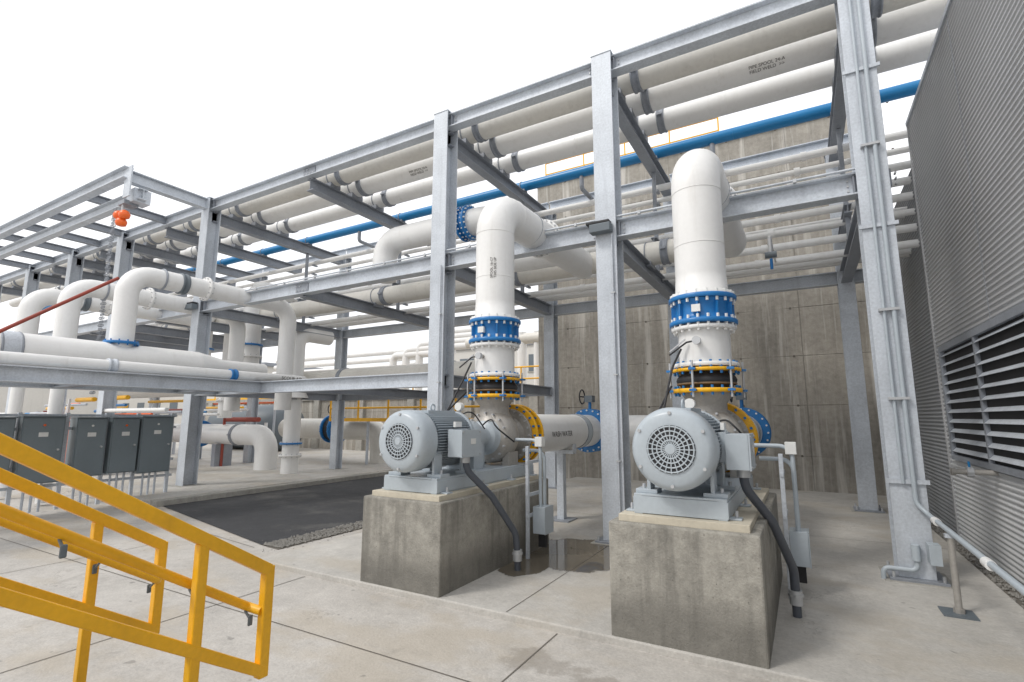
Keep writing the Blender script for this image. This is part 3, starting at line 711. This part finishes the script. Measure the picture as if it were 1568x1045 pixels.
for i in range(6): b.cyl((-15+1.4*i,13.0,-.1),(-15+1.4*i,13.0,.82),.035,M['yellow'],8); b.cyl((-15+1.4*i,13.5,G),(-15+1.4*i,13.5,-.1),.05,M['galv'],8)
b.finish()
b=B('horizontal_storage_tank')
b.lathe((-27.5,16.8,-.45),X_,[(-.35,.3),(-.2,.8),(0,1.12),(5,1.12),(5.2,.8),(5.35,.3)],M['greyd'],40)
for x in (-26.5,-23.5): b.box((x-.15,16,G),(x+.15,17.6,-1.2),M['kerb'])
b.finish()
b=B('process_pipe_bank')
for i in range(5):
    x=-19+i*.9; b.pipe([(x,20.5,1.1),(x,20.5,3.3+.25*i),(x+4,20.5,3.3+.25*i)],.2,M['white'],n=16)
for i in range(5): b.cyl((-30,21+.1*i,2.0+.42*i),(-18,21+.1*i,2.0+.42*i),.15,M['white'],14)
for i in range(6): b.cyl((-12.5+i*.75,20.3,1.1),(-12.5+i*.75,20.3,3.9),.14 if i%2 else .22,M['white'],14)
b.cyl((-14,20.3,3.6),(-8,20.3,3.6),.26,M['cream'],18)
b.finish()
def building(name,x0,y0,x1,y1,h,mat):
    b=B(name); b.box((x0,y0,G-.2),(x1,y1,h),mat); b.box((x0-.15,y0-.15,h),(x1+.15,y1+.15,h+.3),M['galvd'])
    n=int((x1-x0)/3)
    for i in range(n):
        xx=x0+1.2+3*i
        for zz in [.3+3*k for k in range(int((h-1)/3)+1)]:
            b.box((xx,y0-.03,zz),(xx+1.3,y0+.05,zz+1.2),M['greyd']); b.box((xx-.06,y0-.06,zz-.1),(xx+1.36,y0-.0,zz-.02),M['kerb'])
    b.finish()
building('process_building',-24,32,-10,40,5.2,M['bld'])
building('filter_building',-62,26,-38,38,4.2,M['bld'])
building('blower_building',-80,8,-50,20,3.2,M['bld'])
cl=['blueP','orange','yellow','white','galv','red','white','blue','white','galv']
b=B('chemical_dosing_skid')
random.seed(11)
for i in range(90):
    x=random.uniform(-34,-17); y=random.uniform(6.5,14); m=M[random.choice(cl)]; r=random.uniform(.03,.09); h=random.uniform(-.4,.7)
    if i%2: b.cyl((x,y,G),(x,y,h),r,m,10)
    else: b.cyl((x,y,h),(x+random.uniform(1,4),y,h),r,m,10)
for i in range(6):
    x=-19-2.3*i; b.box((x,7.6,G+.08),(x+1.0,8.4,-.1),M[['blueP','orange','greyd','bld','greyd','blue'][i]]); b.box((x-.03,7.57,-.1),(x+1.03,8.43,-.06),M['galv'])
b.finish(bevel=.01)

# ------------------------------------------------------------------ stencilled labels
def label(txt,loc,rot,size,par=None):
    cu=bpy.data.curves.new('t','FONT'); cu.body=txt; cu.size=size; cu.extrude=.0008; cu.align_x='CENTER'
    ob=bpy.data.objects.new('stencil_label',cu); scene.collection.objects.link(ob)
    ob.location=loc; ob.rotation_euler=tuple(math.radians(a) for a in rot); cu.materials.append(M['ink'])
label('SCOUR AIR',(-10.646,8.02,.9),(90,0,90),.11)
label('WASH WATER',(-3.382,7.6,-.29),(90,0,90),.12)
for x in (-.1,-7.2): label('PIPE SPOOL 24-A\nFIELD WELD  >>',(x,8.55-.72*.2525,5.73-.69*.2525),(134,0,0),.07)
label('SPOOL 16-C7\nTHIS SIDE UP',(-3.57,5.745,2.05),(90,-90,25),.05)

# ------------------------------------------------------------------ camera
cam=bpy.data.cameras.new('camera'); co=bpy.data.objects.new('camera',cam); scene.collection.objects.link(co)
cam.sensor_width=36; cam.lens=778/1568*36; cam.clip_end=2000; cam.clip_start=.05
yaw=math.radians(29.6); pitch=math.radians(8.62)
co.location=(0,0,0); co.rotation_euler=(math.radians(90)+pitch,0,yaw)
scene.camera=co
# ------------------------------------------------------------------ light
el=math.radians(48); az=math.radians(215)
w=bpy.data.worlds.new('World'); scene.world=w; w.use_nodes=True; nt=w.node_tree
bg=nt.nodes['Background']
sky=nt.nodes.new('ShaderNodeTexSky'); sky.sky_type='NISHITA'; sky.sun_disc=False; sky.sun_elevation=el; sky.sun_rotation=az
tc=nt.nodes.new('ShaderNodeTexCoord')
n=noise(nt,tc.outputs['Generated'],1.8,6,.55)
k=smooth(nt,n,.34,.56,.72,1.0)
c=mix(nt,k,sky.outputs[0],(8.7,8.75,8.9))
nt.links.new(c,bg.inputs['Color']); bg.inputs['Strength'].default_value=.15
sl=bpy.data.lights.new('sun','SUN'); sl.energy=1.5; sl.angle=math.radians(12); sl.color=(1,.96,.9)
so=bpy.data.objects.new('sun',sl); scene.collection.objects.link(so)
d=V((math.sin(az)*math.cos(el),math.cos(az)*math.cos(el),math.sin(el)))
so.rotation_euler=d.to_track_quat('Z','Y').to_euler()
scene.view_settings.view_transform='Standard'; scene.view_settings.look='None'; scene.view_settings.exposure=0
